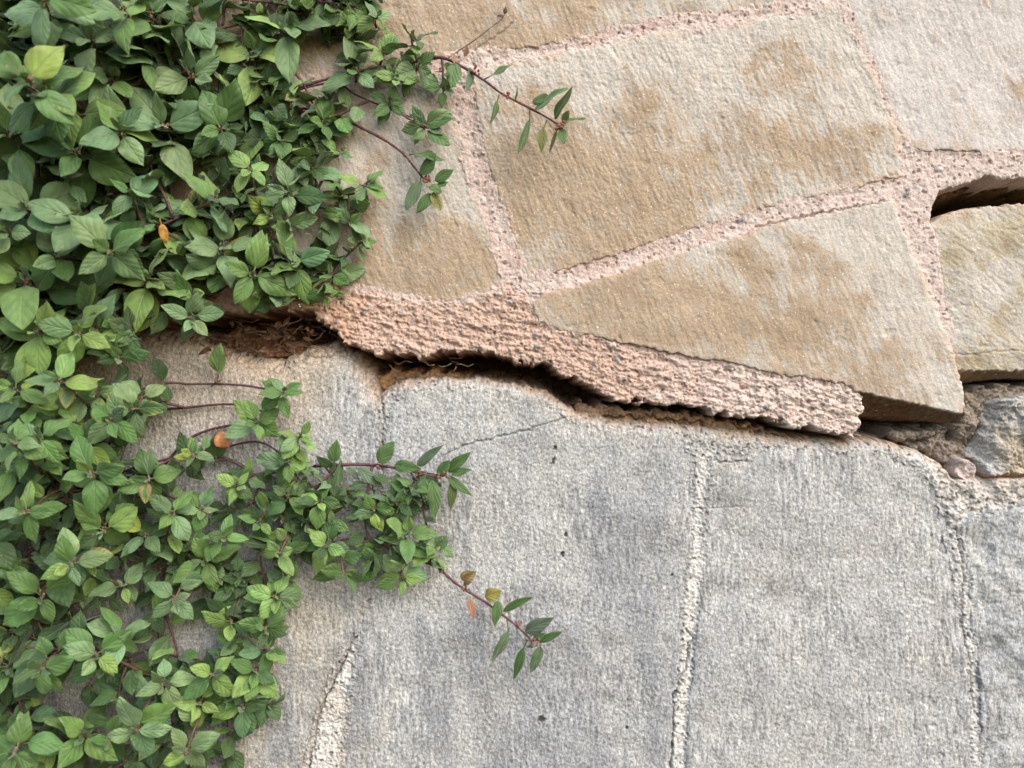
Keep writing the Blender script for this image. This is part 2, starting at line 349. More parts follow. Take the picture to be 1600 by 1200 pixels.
for i, (lab, poly) in enumerate(LOW):
    sd = sdl(poly); low_sd_max = np.maximum(low_sd_max, sd)
    h = baseL + face_edge(sd, 8, 2.0) + (n_vert * 1.1 + rib) * vm + n_spk * .9 + n_hf * .7 + n_lg * 1.3 + n_big * 7 + fbm(X, Y, 70, 2, 160 + i) * 2.5
    if i == 2: h = h + 1.2 * rotn(X, Y, 90, 60, 8, 3, 171) * ss(-.2, .3, fbm(X, Y, 110, 2, 172)) * ss(1000, 820, Y) - 2.2 * ss(.25, .45, fbm(X, Y, 30, 2, 173)) * ss(1400, 1480, X)
    if i == 3: h = h + 9 * fbm(X, Y, 55, 3, 175)
    for pts, w, dep in cracks_low: h = h - dep * np.exp(-(dline(pts, WX, WY) / w) ** 2)
    for sx_, sy_, r in spots: h = h - 3 * ss(1.3, .7, np.hypot(X - sx_, (Y - sy_) * .7) / r + .8 * n_spk)
    t = mix(tl0, tl0 * col((.97, .985, 1.0)), np.full(X.shape, (0, 0, 0, 1.)[i]))
    make_obj("stone_block", grid_mesh("stone_block", (sd > -8) & (sdL > -30), h, t), M_low, wall, label=lab)
# cream mortar of the lower wall
hl = baseL - .8 + pit * 1.6 + n_spk * 2 + lump * 2.4 + n_hf - 3.5 * ss(.28, .46, pit)
J = ss(0, 6, -low_sd_max)
hl = hl + 3 * ss(985, 1015, Y) * ss(620, 560, X) * ss(440, 470, X) + 8 * ss(1450, 1500, X) * ss(860, 800, Y) * (lump + .3)
lowcr = [([(552,1002),(532,1042),(506,1100),(492,1140),(480,1210)], 1.5, 9), ([(592,612),(598,660),(592,720)], 1.0, 3),
         ([(1088,724),(1086,760)], 1.0, 4), ([(1072,985),(1084,1000),(1062,1075),(1052,1100),(1054,1150),(1050,1210)], 1.5, 7),
         ([(1500,830),(1512,900),(1508,985),(1520,1040),(1524,1110)], 1.2, 5), ([(545,985),(552,1000)], 2.5, 6)]
for pts, w, dep in lowcr: hl = hl - dep * np.exp(-(dline(pts, WX, WY) / w) ** 2)
hl = np.where(sdL < 0, hl + sdL * 9, hl)
tl = mix(tl0, np.broadcast_to(col((.74, .72, .69)), X.shape + (3,)), J * ss(690, 730, Y) * .85)
tl = mix(tl, tl0 * .9 + .05, ss(.0, .35, n_patch2) * ss(1000, 900, Y) * ss(640, 600, X) * .8)
tl = mix(tl, col((.50, .37, .27)), ss(20, -4, sdL + 10 * n_lg) * .65)
tl = mix(tl, col((.50, .45, .405)), ss(1440, 1500, X) * ss(830, 770, Y) * .6)
tl = mix(tl, tl0, ss(1010, 960, Y) * ss(640, 600, X) * .8)
tl = mix(tl, col((.52, .46, .41)), ss(620, 560, X) * ss(-.1, .4, n_patch2 + .5 * n_lg) * .5)
tl = mix(tl, col((.12, .09, .08)), ss(.26, .42, pit) * .7)
for pts, w, dep in lowcr: tl = mix(tl, col((.08, .07, .06)), np.exp(-(dline(pts, WX, WY) / (w * 1.1)) ** 2) * .45)
tl = mix(tl, col((.16, .12, .10)), ss(.34, .5, n_spk) * J * .6)
tl = tl * (1 + .2 * n_spk[..., None])
make_obj("mortar_joint", grid_mesh("mortar_joint", (sdL > -24) & (low_sd_max < 10), hl, tl), M_cream, wall, label="cream crumbling mortar joints between the grey stones")

# ---- broken stone at the right edge, rough facets
BR = [(1546,638),(1560,628),(1590,622),(1650,612),(2650,560),(2650,760),(1640,757),(1552,754),(1545,742),(1543,724),(1522,706),(1540,690),(1548,668),(1544,650)]
sdr = sdp(BR, WX, WY)
fac = np.zeros_like(X)
pts = [(rng.uniform(1500, 1720), rng.uniform(600, 780), rng.uniform(-.5, .5), rng.uniform(-.5, .5), rng.uniform(-10, 10)) for _ in range(26)]
best = np.full(X.shape, 1e9)
for px, py, gx, gy, g0 in pts:
    d = np.hypot(X + 8 * n_lg - px, Y + 8 * n_lg - py); u = d < best; best = np.where(u, d, best)
    fac = np.where(u, gx * (X - px) * .45 + gy * (Y - py) * .45 + g0 * .7, fac)
hb = -14 + np.clip(fac, -14, 12) * .9 + n_spk * 3 + n_hf * 1.5 + n_fine * 2.5 + n_lg * 7 - 34 * ss(1585, 1530, X + 12 * n_lg) * ss(745, 700, Y) - np.clip(Y - 742 + n_fine * 3, 0, 30) * 1.8 + ss(640,690,Y)*6
hb = hb + face_edge(sdr, 6, 6)
tb = mix(np.broadcast_to(col((.44, .425, .41)), X.shape + (3,)), col((.43, .36, .27)), ss(645, 680, Y + 20 * n_patch2) * ss(1550, 1585, X) * .85)
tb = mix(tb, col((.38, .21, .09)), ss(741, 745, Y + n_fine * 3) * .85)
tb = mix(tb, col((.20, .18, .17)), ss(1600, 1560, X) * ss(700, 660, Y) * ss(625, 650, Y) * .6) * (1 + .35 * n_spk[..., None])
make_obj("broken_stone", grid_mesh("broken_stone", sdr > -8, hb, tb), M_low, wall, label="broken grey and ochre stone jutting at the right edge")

# ---- core and crumbled fill seen inside the crack
hc = -190 + 14 * lump + 10 * n_lg
tc_ = np.broadcast_to(col((.10, .06, .035)), X.shape + (3,)).copy()
def blob(hc, tc_, poly, top, wid, c, rough=6):
    s_ = sdp(poly, RX, RY); t = ss(-wid * .2, wid, s_); hh = top + lump * rough + n_spk * 3 + pit * 3 + n_lg * rough
    hc2 = hc * (1 - t) + hh * t
    return np.maximum(hc, hc2), mix(tc_, np.broadcast_to(col(c), X.shape + (3,)) * (1 + .4 * n_spk[..., None] + .3 * n_lg[..., None]), ss(-2, 5, s_))
hc, tc_ = blob(hc, tc_, [(-1000,500),(0,460),(300,500),(360,486),(420,484),(470,512),(505,508),(560,548),(590,560),(640,566),(700,566),(730,575),(800,592),(900,625),(1000,650),(1100,668),(1250,690),(1250,860),(-1000,860)], -95, 40, (.34, .19, .09))
hc, tc_ = blob(hc, tc_, [(560,585),(600,566),(680,566),(740,576),(780,586),(800,600),(760,640),(600,650)], -62, 16, (.44, .27, .14), 4)
hc, tc_ = blob(hc, tc_, [(890,622),(930,626),(1010,632),(1100,642),(1180,656),(1260,676),(1330,688),(1200,730),(900,700)], -33, 9, (.37, .245, .155), 8)
hc, tc_ = blob(hc, tc_, [(1412,652),(1445,655),(1492,655),(1504,600),(1550,590),(1600,598),(1700,590),(1700,700),(1540,760),(1480,740),(1420,712),(1370,690)], -44, 22, (.27, .225, .185), 9)
hc, tc_ = blob(hc, tc_, [(1515,612),(1545,598),(1600,594),(1720,590),(1720,640),(1560,640),(1535,700),(1510,690),(1506,640)], -30, 12, (.29, .24, .195), 8)
hc, tc_ = blob(hc, tc_, [(300,520),(350,500),(430,520),(470,520),(500,512),(480,540),(455,566),(400,570),(330,560)], -52, 14, (.22, .12, .07), 10)
hc, tc_ = blob(hc, tc_, [(1440,270),(1700,255),(1700,300),(1560,296),(1470,318)], -58, 20, (.22, .14, .07), 4)
for pts, w, dep in [([(1512,600),(1514,650),(1508,680)], 2.2, 26), ([(1440,700),(1480,690),(1500,672)], 1.6, 14), ([(1480,742),(1498,732)], 3, 16),
                    ([(950,652),(1010,650),(1060,660),(1110,664)], 1.8, 14), ([(1150,664),(1200,678),(1240,684)], 1.6, 12)]:
    hc = hc - dep * np.exp(-(dline(pts, RX, RY) / w) ** 2)
d = np.hypot(X - 1518 + 6 * n_lg, Y - 737 + 6 * n_lg)
hc = np.maximum(hc, np.where(d < 20, -20 + 6 * np.sqrt(np.clip(1 - (d / 20) ** 2, 0, 1)) + lump * 10 + n_lg * 10 - ss(15, 20, d) * 40, -999)); tc_ = mix(tc_, col((.56, .45, .42)), ss(20, 15, d))
kc = (up_sd_max < 24) & (low_sd_max < 24) & ~((sdm > 24)) & (sdL < 40) & (sdr < 24) & (Y > 200) & (Y < 900)
make_obj("rubble_fill", grid_mesh("rubble_fill", kc, hc, tc_), M_fill, wall, label="brown crumbled rubble showing inside the crack")

# ------------------------------------------------------------------ plants
R = random.Random(21)
def V(sx, sy, h):                      # a point h in front of the wall, seen against wall spot (sx, sy)
    k = (D - h) / D
    return Vector(((sx - 800) * k, -h, (600 - sy) * k))

def leaf_material():
    m, t, N, L = new_mat("pellitory_leaf"); b = N["Principled BSDF"]; out = N["Material Output"]
    tint = N.new("ShaderNodeAttribute"); tint.attribute_name = "tint"
    uv = N.new("ShaderNodeAttribute"); uv.attribute_name = "leafuv"
    sep = N.new("ShaderNodeSeparateXYZ"); L.new(uv.outputs["Vector"], sep.inputs[0])
    tc = N.new("ShaderNodeTexCoord")
    def M(op, a, b_=None, c=None, clamp=False):
        n = N.new("ShaderNodeMath"); n.operation = op; n.use_clamp = clamp
        for i, v in enumerate((a, b_, c)):
            if v is None: continue
            if isinstance(v, (int, float)): n.inputs[i].default_value = v
            else: L.new(v, n.inputs[i])
        return n.outputs[0]
    ax = M('ABSOLUTE', sep.outputs[0])
    mid = M('SUBTRACT', 1.0, M('MULTIPLY', ax, 11.0), clamp=True)
    ph = M('SUBTRACT', M('MULTIPLY', sep.outputs[1], 4.2), M('MULTIPLY', M('POWER', ax, 0.75), 2.3))
    tri = M('ABSOLUTE', M('SUBTRACT', M('FRACT', ph), 0.5))                     # 0 on a vein
    lat = M('MULTIPLY', M('SUBTRACT', 1.0, M('MULTIPLY', tri, 8.0), clamp=True), M('SUBTRACT', 1.0, M('MULTIPLY', ax, .8), clamp=True))
    vein = M('MAXIMUM', mid, M('MULTIPLY', lat, .7))
    nz = N.new("ShaderNodeTexNoise"); nz.inputs["Scale"].default_value = 160; nz.inputs["Detail"].default_value = 4
    L.new(tc.outputs["Object"], nz.inputs["Vector"])
    fine = N.new("ShaderNodeTexNoise"); fine.inputs["Scale"].default_value = 1500; L.new(tc.outputs["Object"], fine.inputs["Vector"])
    def mixc(fac, a, bcol):
        n = N.new("ShaderNodeMix"); n.data_type = 'RGBA'
        if isinstance(fac, (int, float)): n.inputs[0].default_value = fac
        else: L.new(fac, n.inputs[0])
        for s, v in ((6, a), (7, bcol)):
            if isinstance(v, tuple): n.inputs[s].default_value = v
            else: L.new(v, n.inputs[s])
        return n.outputs[2]
    var = M('ADD', M('MULTIPLY', nz.outputs[0], 1.1), .45)
    sc_ = N.new("ShaderNodeVectorMath"); sc_.operation = 'SCALE'; L.new(tint.outputs["Color"], sc_.inputs[0]); L.new(var, sc_.inputs["Scale"])
    c = mixc(M('MULTIPLY', vein, .30), sc_.outputs[0], (.20, .29, .12, 1))
    # yellowing and brown scorch creeping in from the margin on some leaves (z = how far gone, w = nearness to the margin)
    e = M('MULTIPLY', M('ADD', M('MULTIPLY', uv.outputs["Alpha"], 1.1), M('MULTIPLY', nz.outputs[0], 1.1)), sep.outputs[2])
    yl = M('MULTIPLY', M('SUBTRACT', e, .75), 3.0, clamp=True); br = M('MULTIPLY', M('SUBTRACT', e, 1.15), 6.0, clamp=True)
    sv = N.new("ShaderNodeTexVoronoi"); sv.inputs["Scale"].default_value = 190; L.new(tc.outputs["Object"], sv.inputs["Vector"])
    sps = N.new("ShaderNodeSeparateColor"); L.new(sv.outputs["Color"], sps.inputs[0])
    spot = M('MULTIPLY', M('MULTIPLY', M('SUBTRACT', .2, sv.outputs["Distance"]), 14.0, clamp=True), M('GREATER_THAN', sps.outputs[0], .86))
    c = mixc(M('MULTIPLY', spot, .8), c, (.26, .20, .08, 1))
    c = mixc(yl, c, (.26, .29, .07, 1)); c = mixc(br, c, (.27, .17, .09, 1))
    geo = N.new("ShaderNodeNewGeometry")
    c2 = mixc(M('MULTIPLY', geo.outputs["Backfacing"], .45), c, (.17, .24, .12, 1))
    L.new(c2, b.inputs["Base Color"])
    rr = N.new("ShaderNodeMapRange"); rr.inputs[3].default_value = .34; rr.inputs[4].default_value = .68; L.new(nz.outputs[0], rr.inputs[0]); L.new(rr.outputs[0], b.inputs["Roughness"])
    b.inputs["Specular IOR Level"].default_value = .42
    b.inputs["Sheen Weight"].default_value = .3; b.inputs["Sheen Roughness"].default_value = .5
    hgt = M('ADD', M('SUBTRACT', M('MULTIPLY', M('POWER', M('MULTIPLY', tri, 2.0), .6), .8), M('MULTIPLY', mid, 1.2)), M('MULTIPLY', fine.outputs[0], .25))
    bp = N.new("ShaderNodeBump"); bp.inputs["Strength"].default_value = .6; bp.inputs["Distance"].default_value = .0006
    L.new(hgt, bp.inputs["Height"]); L.new(bp.outputs[0], b.inputs["Normal"])
    tr = N.new("ShaderNodeBsdfTranslucent"); tm_ = mixc(.5, c2, (.22, .34, .04, 1)); L.new(tm_, tr.inputs[0])
    ms = N.new("ShaderNodeMixShader"); ms.inputs[0].default_value = .16
    L.new(b.outputs[0], ms.inputs[1]); L.new(tr.outputs[0], ms.inputs[2]); L.new(ms.outputs[0], out.inputs[0])
    return m
def plain_mat(name, c, rough, nscale=400, var=.5, bump=.0004):
    m, t, N, L = new_mat(name); b = N["Principled BSDF"]; b.inputs["Roughness"].default_value = rough
    at = N.new("ShaderNodeAttribute"); at.attribute_name = "tint"
    tc = N.new("ShaderNodeTexCoord"); nz = N.new("ShaderNodeTexNoise"); nz.inputs["Scale"].default_value = nscale; nz.inputs["Detail"].default_value = 4
    L.new(tc.outputs["Object"], nz.inputs["Vector"])
    mr = N.new("ShaderNodeMapRange"); mr.inputs[1].default_value = .3; mr.inputs[2].default_value = .7; mr.inputs[3].default_value = 1 - var; mr.inputs[4].default_value = 1 + var
    L.new(nz.outputs[0], mr.inputs[0])
    s = N.new("ShaderNodeVectorMath"); s.operation = 'SCALE'; L.new(at.outputs["Color"], s.inputs[0]); L.new(mr.outputs[0], s.inputs["Scale"])
    L.new(s.outputs[0], b.inputs["Base Color"])
    bp = N.new("ShaderNodeBump"); bp.inputs["Distance"].default_value = bump; L.new(nz.outputs[0], bp.inputs["Height"]); L.new(bp.outputs[0], b.inputs["Normal"])
    return m
M_leaf = leaf_material(); M_stem = plain_mat("stem_bark", None, .6); M_flower = plain_mat("flower_buds", None, .8, 900)
M_dead = plain_mat("withered_leaf", None, .8, 260, .45, .0008)

class Buf:
    def __init__(s): s.v = []; s.f = []; s.t = []; s.u = []
    def build(s, name, mat, parent=None, **kw):
        if not s.v: return None
        me = bpy.data.meshes.new(name); me.from_pydata([tuple(p * S) for p in s.v], [], s.f)
        a = me.attributes.new("tint", 'FLOAT_COLOR', 'POINT'); a.data.foreach_set("color", np.array([(c[0], c[1], c[2], 1) for c in s.t], np.float32).ravel())
        if s.u:
            a = me.attributes.new("leafuv", 'FLOAT_COLOR', 'POINT'); a.data.foreach_set("color", np.array(s.u, np.float32).ravel())
        me.polygons.foreach_set("use_smooth", [True] * len(me.polygons)); me.update()
        return make_obj(name, me, mat, parent, **kw)

def wfun(t, e1=.68, e2=1.08):
    tm = e1 / (e1 + e2); return (t ** e1) * ((1 - t) ** e2) / (tm ** e1 * (1 - tm) ** e2)
TS = [0, .04, .1, .2, .32, .45, .58, .7, .81, .9, .96, 1.0]; US = [-1, -.66, -.33, 0, .33, .66, 1]
def leaf(b, base, d, n, L, W, tint, fold=.25, curl=.3, edge=0.0, twist=0.0, hmin=5.0, wav=.05):
    d = d.normalized(); n = (n - d * n.dot(d))
    if n.length < 1e-3: n = Vector((0, -1, 0.01)) - d * Vector((0, -1, .01)).dot(d)
    n.normalize(); s = d.cross(n); i0 = len(b.v); curl = curl or 1e-3
    p1, p2, asy = R.uniform(0, 6.28), R.uniform(0, 6.28), R.uniform(-.16, .16); wav *= R.uniform(.6, 2.2); sideb = R.uniform(-.12, .12)
    e1, e2 = R.uniform(.58, .8), R.uniform(.85, 1.3)
    for ti, t in enumerate(TS):
        a = curl * t; c = base + d * (L * math.sin(a) / curl) - n * (L * (1 - math.cos(a)) / curl) + s * (sideb * L * t * t)
        nn = n * math.cos(a) + d * math.sin(a); w = wfun(t, e1, e2) * W * .5
        if ti == 0: w = W * .015
        if twist:
            q = Quaternion(d, twist * t); s2 = q @ s; nn = q @ nn
        else: s2 = s
        for u in US:
            x = u * w * (1 + asy * (1 if u > 0 else -1)); au = abs(u)
            z = fold * w * au - .34 * fold * w * au * au * 1.6 + wav * W * au * au * math.sin(t * 9 + p1 + (p2 if u > 0 else 0)) - .05 * W * au ** 3
            p = c + s2 * x + nn * z
            if -p.y < hmin: p.y = -hmin - .15 * (hmin + p.y) * 0
            b.v.append(p); b.t.append(tint); b.u.append((x / (W * .5), t, edge, max(au, (t - .6) * 2.2 if t > .6 else 0)))
    nu = len(US)
    for i in range(len(TS) - 1):
        for j in range(nu - 1):
            k = i0 + i * nu + j; b.f.append((k, k + 1, k + nu + 1, k + nu))

def tube(b, pts, r0, r1, tint, tint2=None, sides=7, knots=0.12):
    i0 = len(b.v); n = len(pts)
    for i, p in enumerate(pts):
        t = (pts[min(i + 1, n - 1)] - pts[max(i - 1, 0)]).normalized()
        up = Vector((0, -1, 0)) if abs(t.y) < .9 else Vector((0, 0, 1))
        a = t.cross(up).normalized(); c = t.cross(a); f = i / max(1, n - 1); r = (r0 + (r1 - r0) * f) * (1 + R.uniform(-knots, knots))
        for k in range(sides):
            an = 2 * math.pi * k / sides; b.v.append(p + (a * math.cos(an) + c * math.sin(an)) * r)
            cc = tint if tint2 is None else tuple(tint[q] * (1 - f) + tint2[q] * f for q in range(3)); b.t.append(cc)
    for i in range(n - 1):
        for k in range(sides):
            k2 = (k + 1) % sides; b.f.append((i0 + i * sides + k, i0 + i * sides + k2, i0 + (i + 1) * sides + k2, i0 + (i + 1) * sides + k))
    b.f.append(tuple(i0 + k for k in range(sides))[::-1]); b.f.append(tuple(i0 + (n - 1) * sides + k for k in range(sides)))

def ball(b, c, r, tint):
    i0 = len(b.v); rings = 4; seg = 6; q = Quaternion((R.random(), R.random(), R.random() + .1), R.uniform(0, 6)).normalized()
    for i in range(rings + 1):
        ph = math.pi * i / rings
        for j in range(seg):
            a = 2 * math.pi * j / seg; b.v.append(c + q @ (Vector((math.sin(ph) * math.cos(a), math.sin(ph) * math.sin(a), 1.35 * math.cos(ph))) * r * R.uniform(.85, 1.15))); b.t.append(tint)
    for i in range(rings):
        for j in range(seg):
            b.f.append((i0 + i * seg + j, i0 + i * seg + (j + 1) % seg, i0 + (i + 1) * seg + (j + 1) % seg, i0 + (i + 1) * seg + j))

def spline(P, per=6):
    out = []; Q = [P[0] * 2 - P[1]] + list(P) + [P[-1] * 2 - P[-2]]
    for i in range(1, len(Q) - 2):
        for k in range(per):
            t = k / per; a, b_, c, d = Q[i - 1], Q[i], Q[i + 1], Q[i + 2]
            out.append(.5 * ((2 * b_) + (c - a) * t + (2 * a - 5 * b_ + 4 * c - d) * t * t + (3 * b_ - a - 3 * c + d) * t ** 3))
    out.append(P[-1]); return out

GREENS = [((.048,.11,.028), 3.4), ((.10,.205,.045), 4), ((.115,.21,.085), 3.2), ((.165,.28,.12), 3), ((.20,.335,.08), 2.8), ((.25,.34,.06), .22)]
STEM1, STEM2, TWIG = (.095,.042,.045), (.16,.10,.05), (.16,.11,.09)
def green(bias=None):
    c = R.choices([g[0] for g in GREENS], [g[1] for g in GREENS])[0] if bias is None else bias
    k = R.uniform(.82, 1.2); j = R.uniform(.9, 1.12); return (c[0] * k * j, c[1] * k, c[2] * k / j)
LIGHT = Vector((.28, -.62, .72)).normalized()

def shoot(plant, base, tip, sdir, L, nleaf, spread=1.0, bias=None, hmin=5, into=None, star=False, buds=True, ratio=.64, label=None, mid=None, sr=(2.4, 1.2), wilt=0.0):
    """one leafy shoot: a stem from base to tip, alternate leaves crowding into a rosette at the tip"""
    st, lf, fl = (Buf(), Buf(), Buf()) if into is None else into; sdir = sdir.normalized()
    ln = (tip - base).length
    if mid is None:
        c1 = base + (tip - base) * .35 + Vector((R.uniform(-.1, .1), -.10, R.uniform(-.05, .12))) * ln; c2 = tip - sdir * ln * .33
        path = [base * (1 - t) ** 3 + c1 * 3 * t * (1 - t) ** 2 + c2 * 3 * t * t * (1 - t) + tip * t ** 3 for t in [i / 12 for i in range(13)]]
    else: path = spline([base] + mid + [tip], 5)
    for p in path:
        if -p.y < hmin - 2: p.y = -(hmin - 2)
    tube(st, path, sr[0], sr[1], STEM1, STEM2)
    seg = [0]
    for a, c in zip(path[:-1], path[1:]): seg.append(seg[-1] + (c - a).length)
    total = seg[-1]
    def at(s):
        s = max(0, min(total, s))
        for i in range(len(path) - 1):
            if seg[i + 1] >= s:
                f = (s - seg[i]) / max(1e-6, seg[i + 1] - seg[i]); return path[i].lerp(path[i + 1], f), (path[i + 1] - path[i]).normalized()
        return path[-1], (path[-1] - path[-2]).normalized()
    az = R.uniform(0, 6.28); back = 0
    for k in range(nleaf):
        if star:
            f = (.26, .36, .62, .74, .95, 1.0, .98, 1.04)[k] if k < 8 else R.uniform(.75, 1.05)
            el = math.radians((16, 26, 54, 60, 72, 78, 84, 88)[k] + R.uniform(-9, 9) if k < 8 else R.uniform(75, 100))
            back += L * ((.02, .02, .05, .03, .09, .04, .15, .06)[k] if k < 8 else R.uniform(.22, .42))
        else:
            f = (.24, .38, .58, .78, .92)[k] if k < 5 else R.uniform(.7, 1.05)
            el = math.radians((18, 38, 58, 70, 78)[k] if k < 5 else R.uniform(72, 100)) * (.8 + .25 * spread)
            back += L * ((.03, .04, .06, .10, .16)[k] if k < 5 else R.uniform(.28, .5)) * spread
        if back > total * .93: break
        p, tg = at(total - back); tg = (tg * .6 + sdir * .4).normalized() if k < 5 else tg
        az += math.radians((180, 90)[k % 2] if star else 137.5) + R.uniform(-.3, .3)
        ref = tg.orthogonal().normalized(); rad = Quaternion(tg, az) @ ref
        d = (tg * math.cos(el) + rad * math.sin(el)).normalized()
        if -p.y < L * .9 and d.y > -.05: d.y = -abs(d.y) * .4 - .05
        d.z -= (.02 if star and k < 8 else .10) + wilt; d.normalize()
        wl = min(.85, .15 + .13 * k) if not star else min(.5, .08 * k); n = (tg * (1 - wl) + LIGHT * wl); n += Vector((R.uniform(-1, 1), R.uniform(-1, 1), R.uniform(-1, 1))) * .42
        Lk = L * f * R.uniform(.88, 1.12); pet = Lk * R.uniform(.08, .22); q = p + d * pet
        if k > 1: tube(st, [p, p + d * pet * .5 + Vector((0, 0, -.4)), q + d * Lk * .04], 1.1, .7, STEM2, (.14, .18, .07), 5, 0)
        r_ = R.random(); edge = 0.0 if r_ < .93 else (R.uniform(.35, .6) if r_ < .99 else R.uniform(.75, 1.0))
        leaf(lf, q, d, n, Lk, Lk * ratio * R.uniform(.78, 1.12), green(bias if R.random() < .75 else None) if k > 0 else green((.12,.21,.06)),
             fold=R.uniform(.1, .55) if k > 2 else R.uniform(.5, .9), curl=R.uniform(-.1, .6) if not star else R.uniform(.1, .9) if k > 2 else -R.uniform(.1, .5), edge=edge * (k > 2), twist=R.uniform(-.35, .35), hmin=hmin)
        if buds and k in (2, 3, 4, 5, 6):
            for _ in range(R.randint(1, 3)):
                o = Vector((R.uniform(-1, 1), R.uniform(-1.2, .1), R.uniform(-1, 1))) * L * .06
                ball(fl, p + o, L * R.uniform(.018, .034) + .4, R.choice([(.17,.12,.08), (.22,.09,.08), (.16,.17,.09), (.26,.17,.14)]))
    if into is not None: return None
    o = st.build("shoot", M_stem, plant, label=label); lf.build("foliage", M_leaf, o); fl.build("flower_cluster", M_flower, o)
    return o

def inside(poly, x, y):
    c = False
    for i in range(len(poly)):
        ax, ay = poly[i]; bx, by = poly[(i + 1) % len(poly)]
        if (ay > y) != (by > y) and x < (bx - ax) * (y - ay) / (by - ay) + ax: c = not c
    return c

def one_leaf(buf, st, p0, p1, h0, h1, ratio, tint, face=None, stem_from=None, edge=0.0, fold=.3, curl=.2, twist=0.0):
    """a single leaf from wall spot p0 to p1 at the given distances from the wall"""
    a, b_ = V(p0[0], p0[1], h0), V(p1[0], p1[1], h1); d = b_ - a; L = d.length
    if stem_from is not None: tube(st, [V(*stem_from), (V(*stem_from) + a) * .5 + Vector((0, -.5, -.5)), a + d * .03], 1.1, .7, STEM1, (.12,.16,.06), 5, 0)
    leaf(buf, a, d, face or Vector((.1, -.9, .35)), L, L * ratio, tint, fold, curl, edge, twist, 3)

def plant_root(name, x, y, h, label, cat, group=None):
    # the empty stands at the root; parts keep wall coordinates through the inverse parent matrix
    e = make_obj(name, None, None, label=label, cat=cat, group=group); return e

def grow(name, label, root, mains, heroes, zone, nfill, hprof, lprof, fill_bias=None, holes=(), nlow=190):
    pl = plant_root(name, 0, 0, 0, label, "plant")
    pts = []
    for m_ in mains:
        P = spline([V(*q) for q in m_[0]], 7); b = Buf(); tube(b, P, m_[1] * .72, m_[2] * .85, TWIG if m_[1] > 4 else STEM1, STEM1)
        b.build("main_stem", M_stem, pl); pts += P[2:]
    taken = []
    for hx, hy, hl in heroes: taken.append((hx, hy, hl * .75))
    n = 0; tries = 0; fills = []
    while n < nfill and tries < 20000:
        tries += 1; x = R.uniform(-200, 760); y = R.uniform(-60, 1260)
        if not inside(zone, x, y) or any(inside(q, x, y) for q in holes): continue
        l = lprof(x, y) * R.uniform(.75, 1.1)
        if any(math.hypot(x - a, y - b_) < (c + l) * (.34 if tries < 5000 else .26 if tries < 12000 else .18) for a, b_, c in taken): continue
        taken.append((x, y, l)); fills.append((x, y, l)); n += 1
    for idx, (x, y, l) in enumerate(list(heroes) + fills):
        hero = idx < len(heroes); hm_ = hprof(x, y); h = hm_ * (R.uniform(.55, 1.15) if hero else R.uniform(.15, .6)) + 12
        tip = V(x, y, h); l *= (1.12 if y < 560 else .98) * R.choice((.85, 1, 1, 1.15)) if hero else R.uniform(.8, 1.1); b0 = min(pts, key=lambda p: (p - tip).length + (60 if p.x > tip.x + 10 else 0))
        rad = (tip - V(root[0], root[1], 20)); rad.y = 0; rad = rad.normalized()
        sdir = Vector((0, -1, 0)) * (1.5 if hero else .6) + rad * R.uniform(.2, .8) + Vector((R.uniform(-.3, .3), 0, R.uniform(-.3, .35)))
        l *= (D - h) / D
        if not hero:
            far = [p for p in pts if 110 < (p - tip).length < 260]
            if far: b0 = min(far, key=lambda p: (p - tip).length * R.uniform(.8, 1.3))
        if (tip - b0).length < l * .7: b0 = tip - sdir.normalized() * l * .9
        bias = R.choice([(.20, .33, .085), (.175, .285, .125), (.125, .235, .055), (.085, .18, .045)]) if hero and R.random() < .7 else ((.05, .11, .03) if not hero and R.random() < .5 else None)  # half the low fill shoots: darker green, depth shade put into the tint
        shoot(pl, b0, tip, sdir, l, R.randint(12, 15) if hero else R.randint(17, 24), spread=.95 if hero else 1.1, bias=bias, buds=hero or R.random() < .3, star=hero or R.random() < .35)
    # beyond the hundred shoots that show largest, the low inner shoots are one mass
    into = (Buf(), Buf(), Buf()); n = 0
    while n < nlow:
        x = R.uniform(-220, 700); y = R.uniform(-60, 1240)
        if not inside(zone, x, y) or any(inside(q, x, y) for q in holes): continue
        n += 1; h = R.uniform(8, .35 * hprof(x, y) + 10); tip = V(x, y, h); l = lprof(x, y) * R.uniform(.8, 1.2)
        near = [p for p in pts if 60 < (p - tip).length < 200] or pts
        b0 = min(near, key=lambda p: (p - tip).length * R.uniform(.8, 1.4))
        shoot(None, b0, tip, Vector((R.uniform(-1, 1), -.5, R.uniform(-1, .6))), l, R.randint(9, 15), 1.2, bias=(.045, .095, .028), buds=False, into=into, sr=(1.8, 1.1))  # inner leaves tinted dark, painting in the shade between the leaf clumps
    o = into[0].build("inner_stems", M_stem, pl, label="tangle of low inner stems", kind="stuff"); into[1].build("inner_foliage", M_leaf, pl, label="inner leaves close to the wall, tinted dark for depth shade", kind="stuff")
    return pl

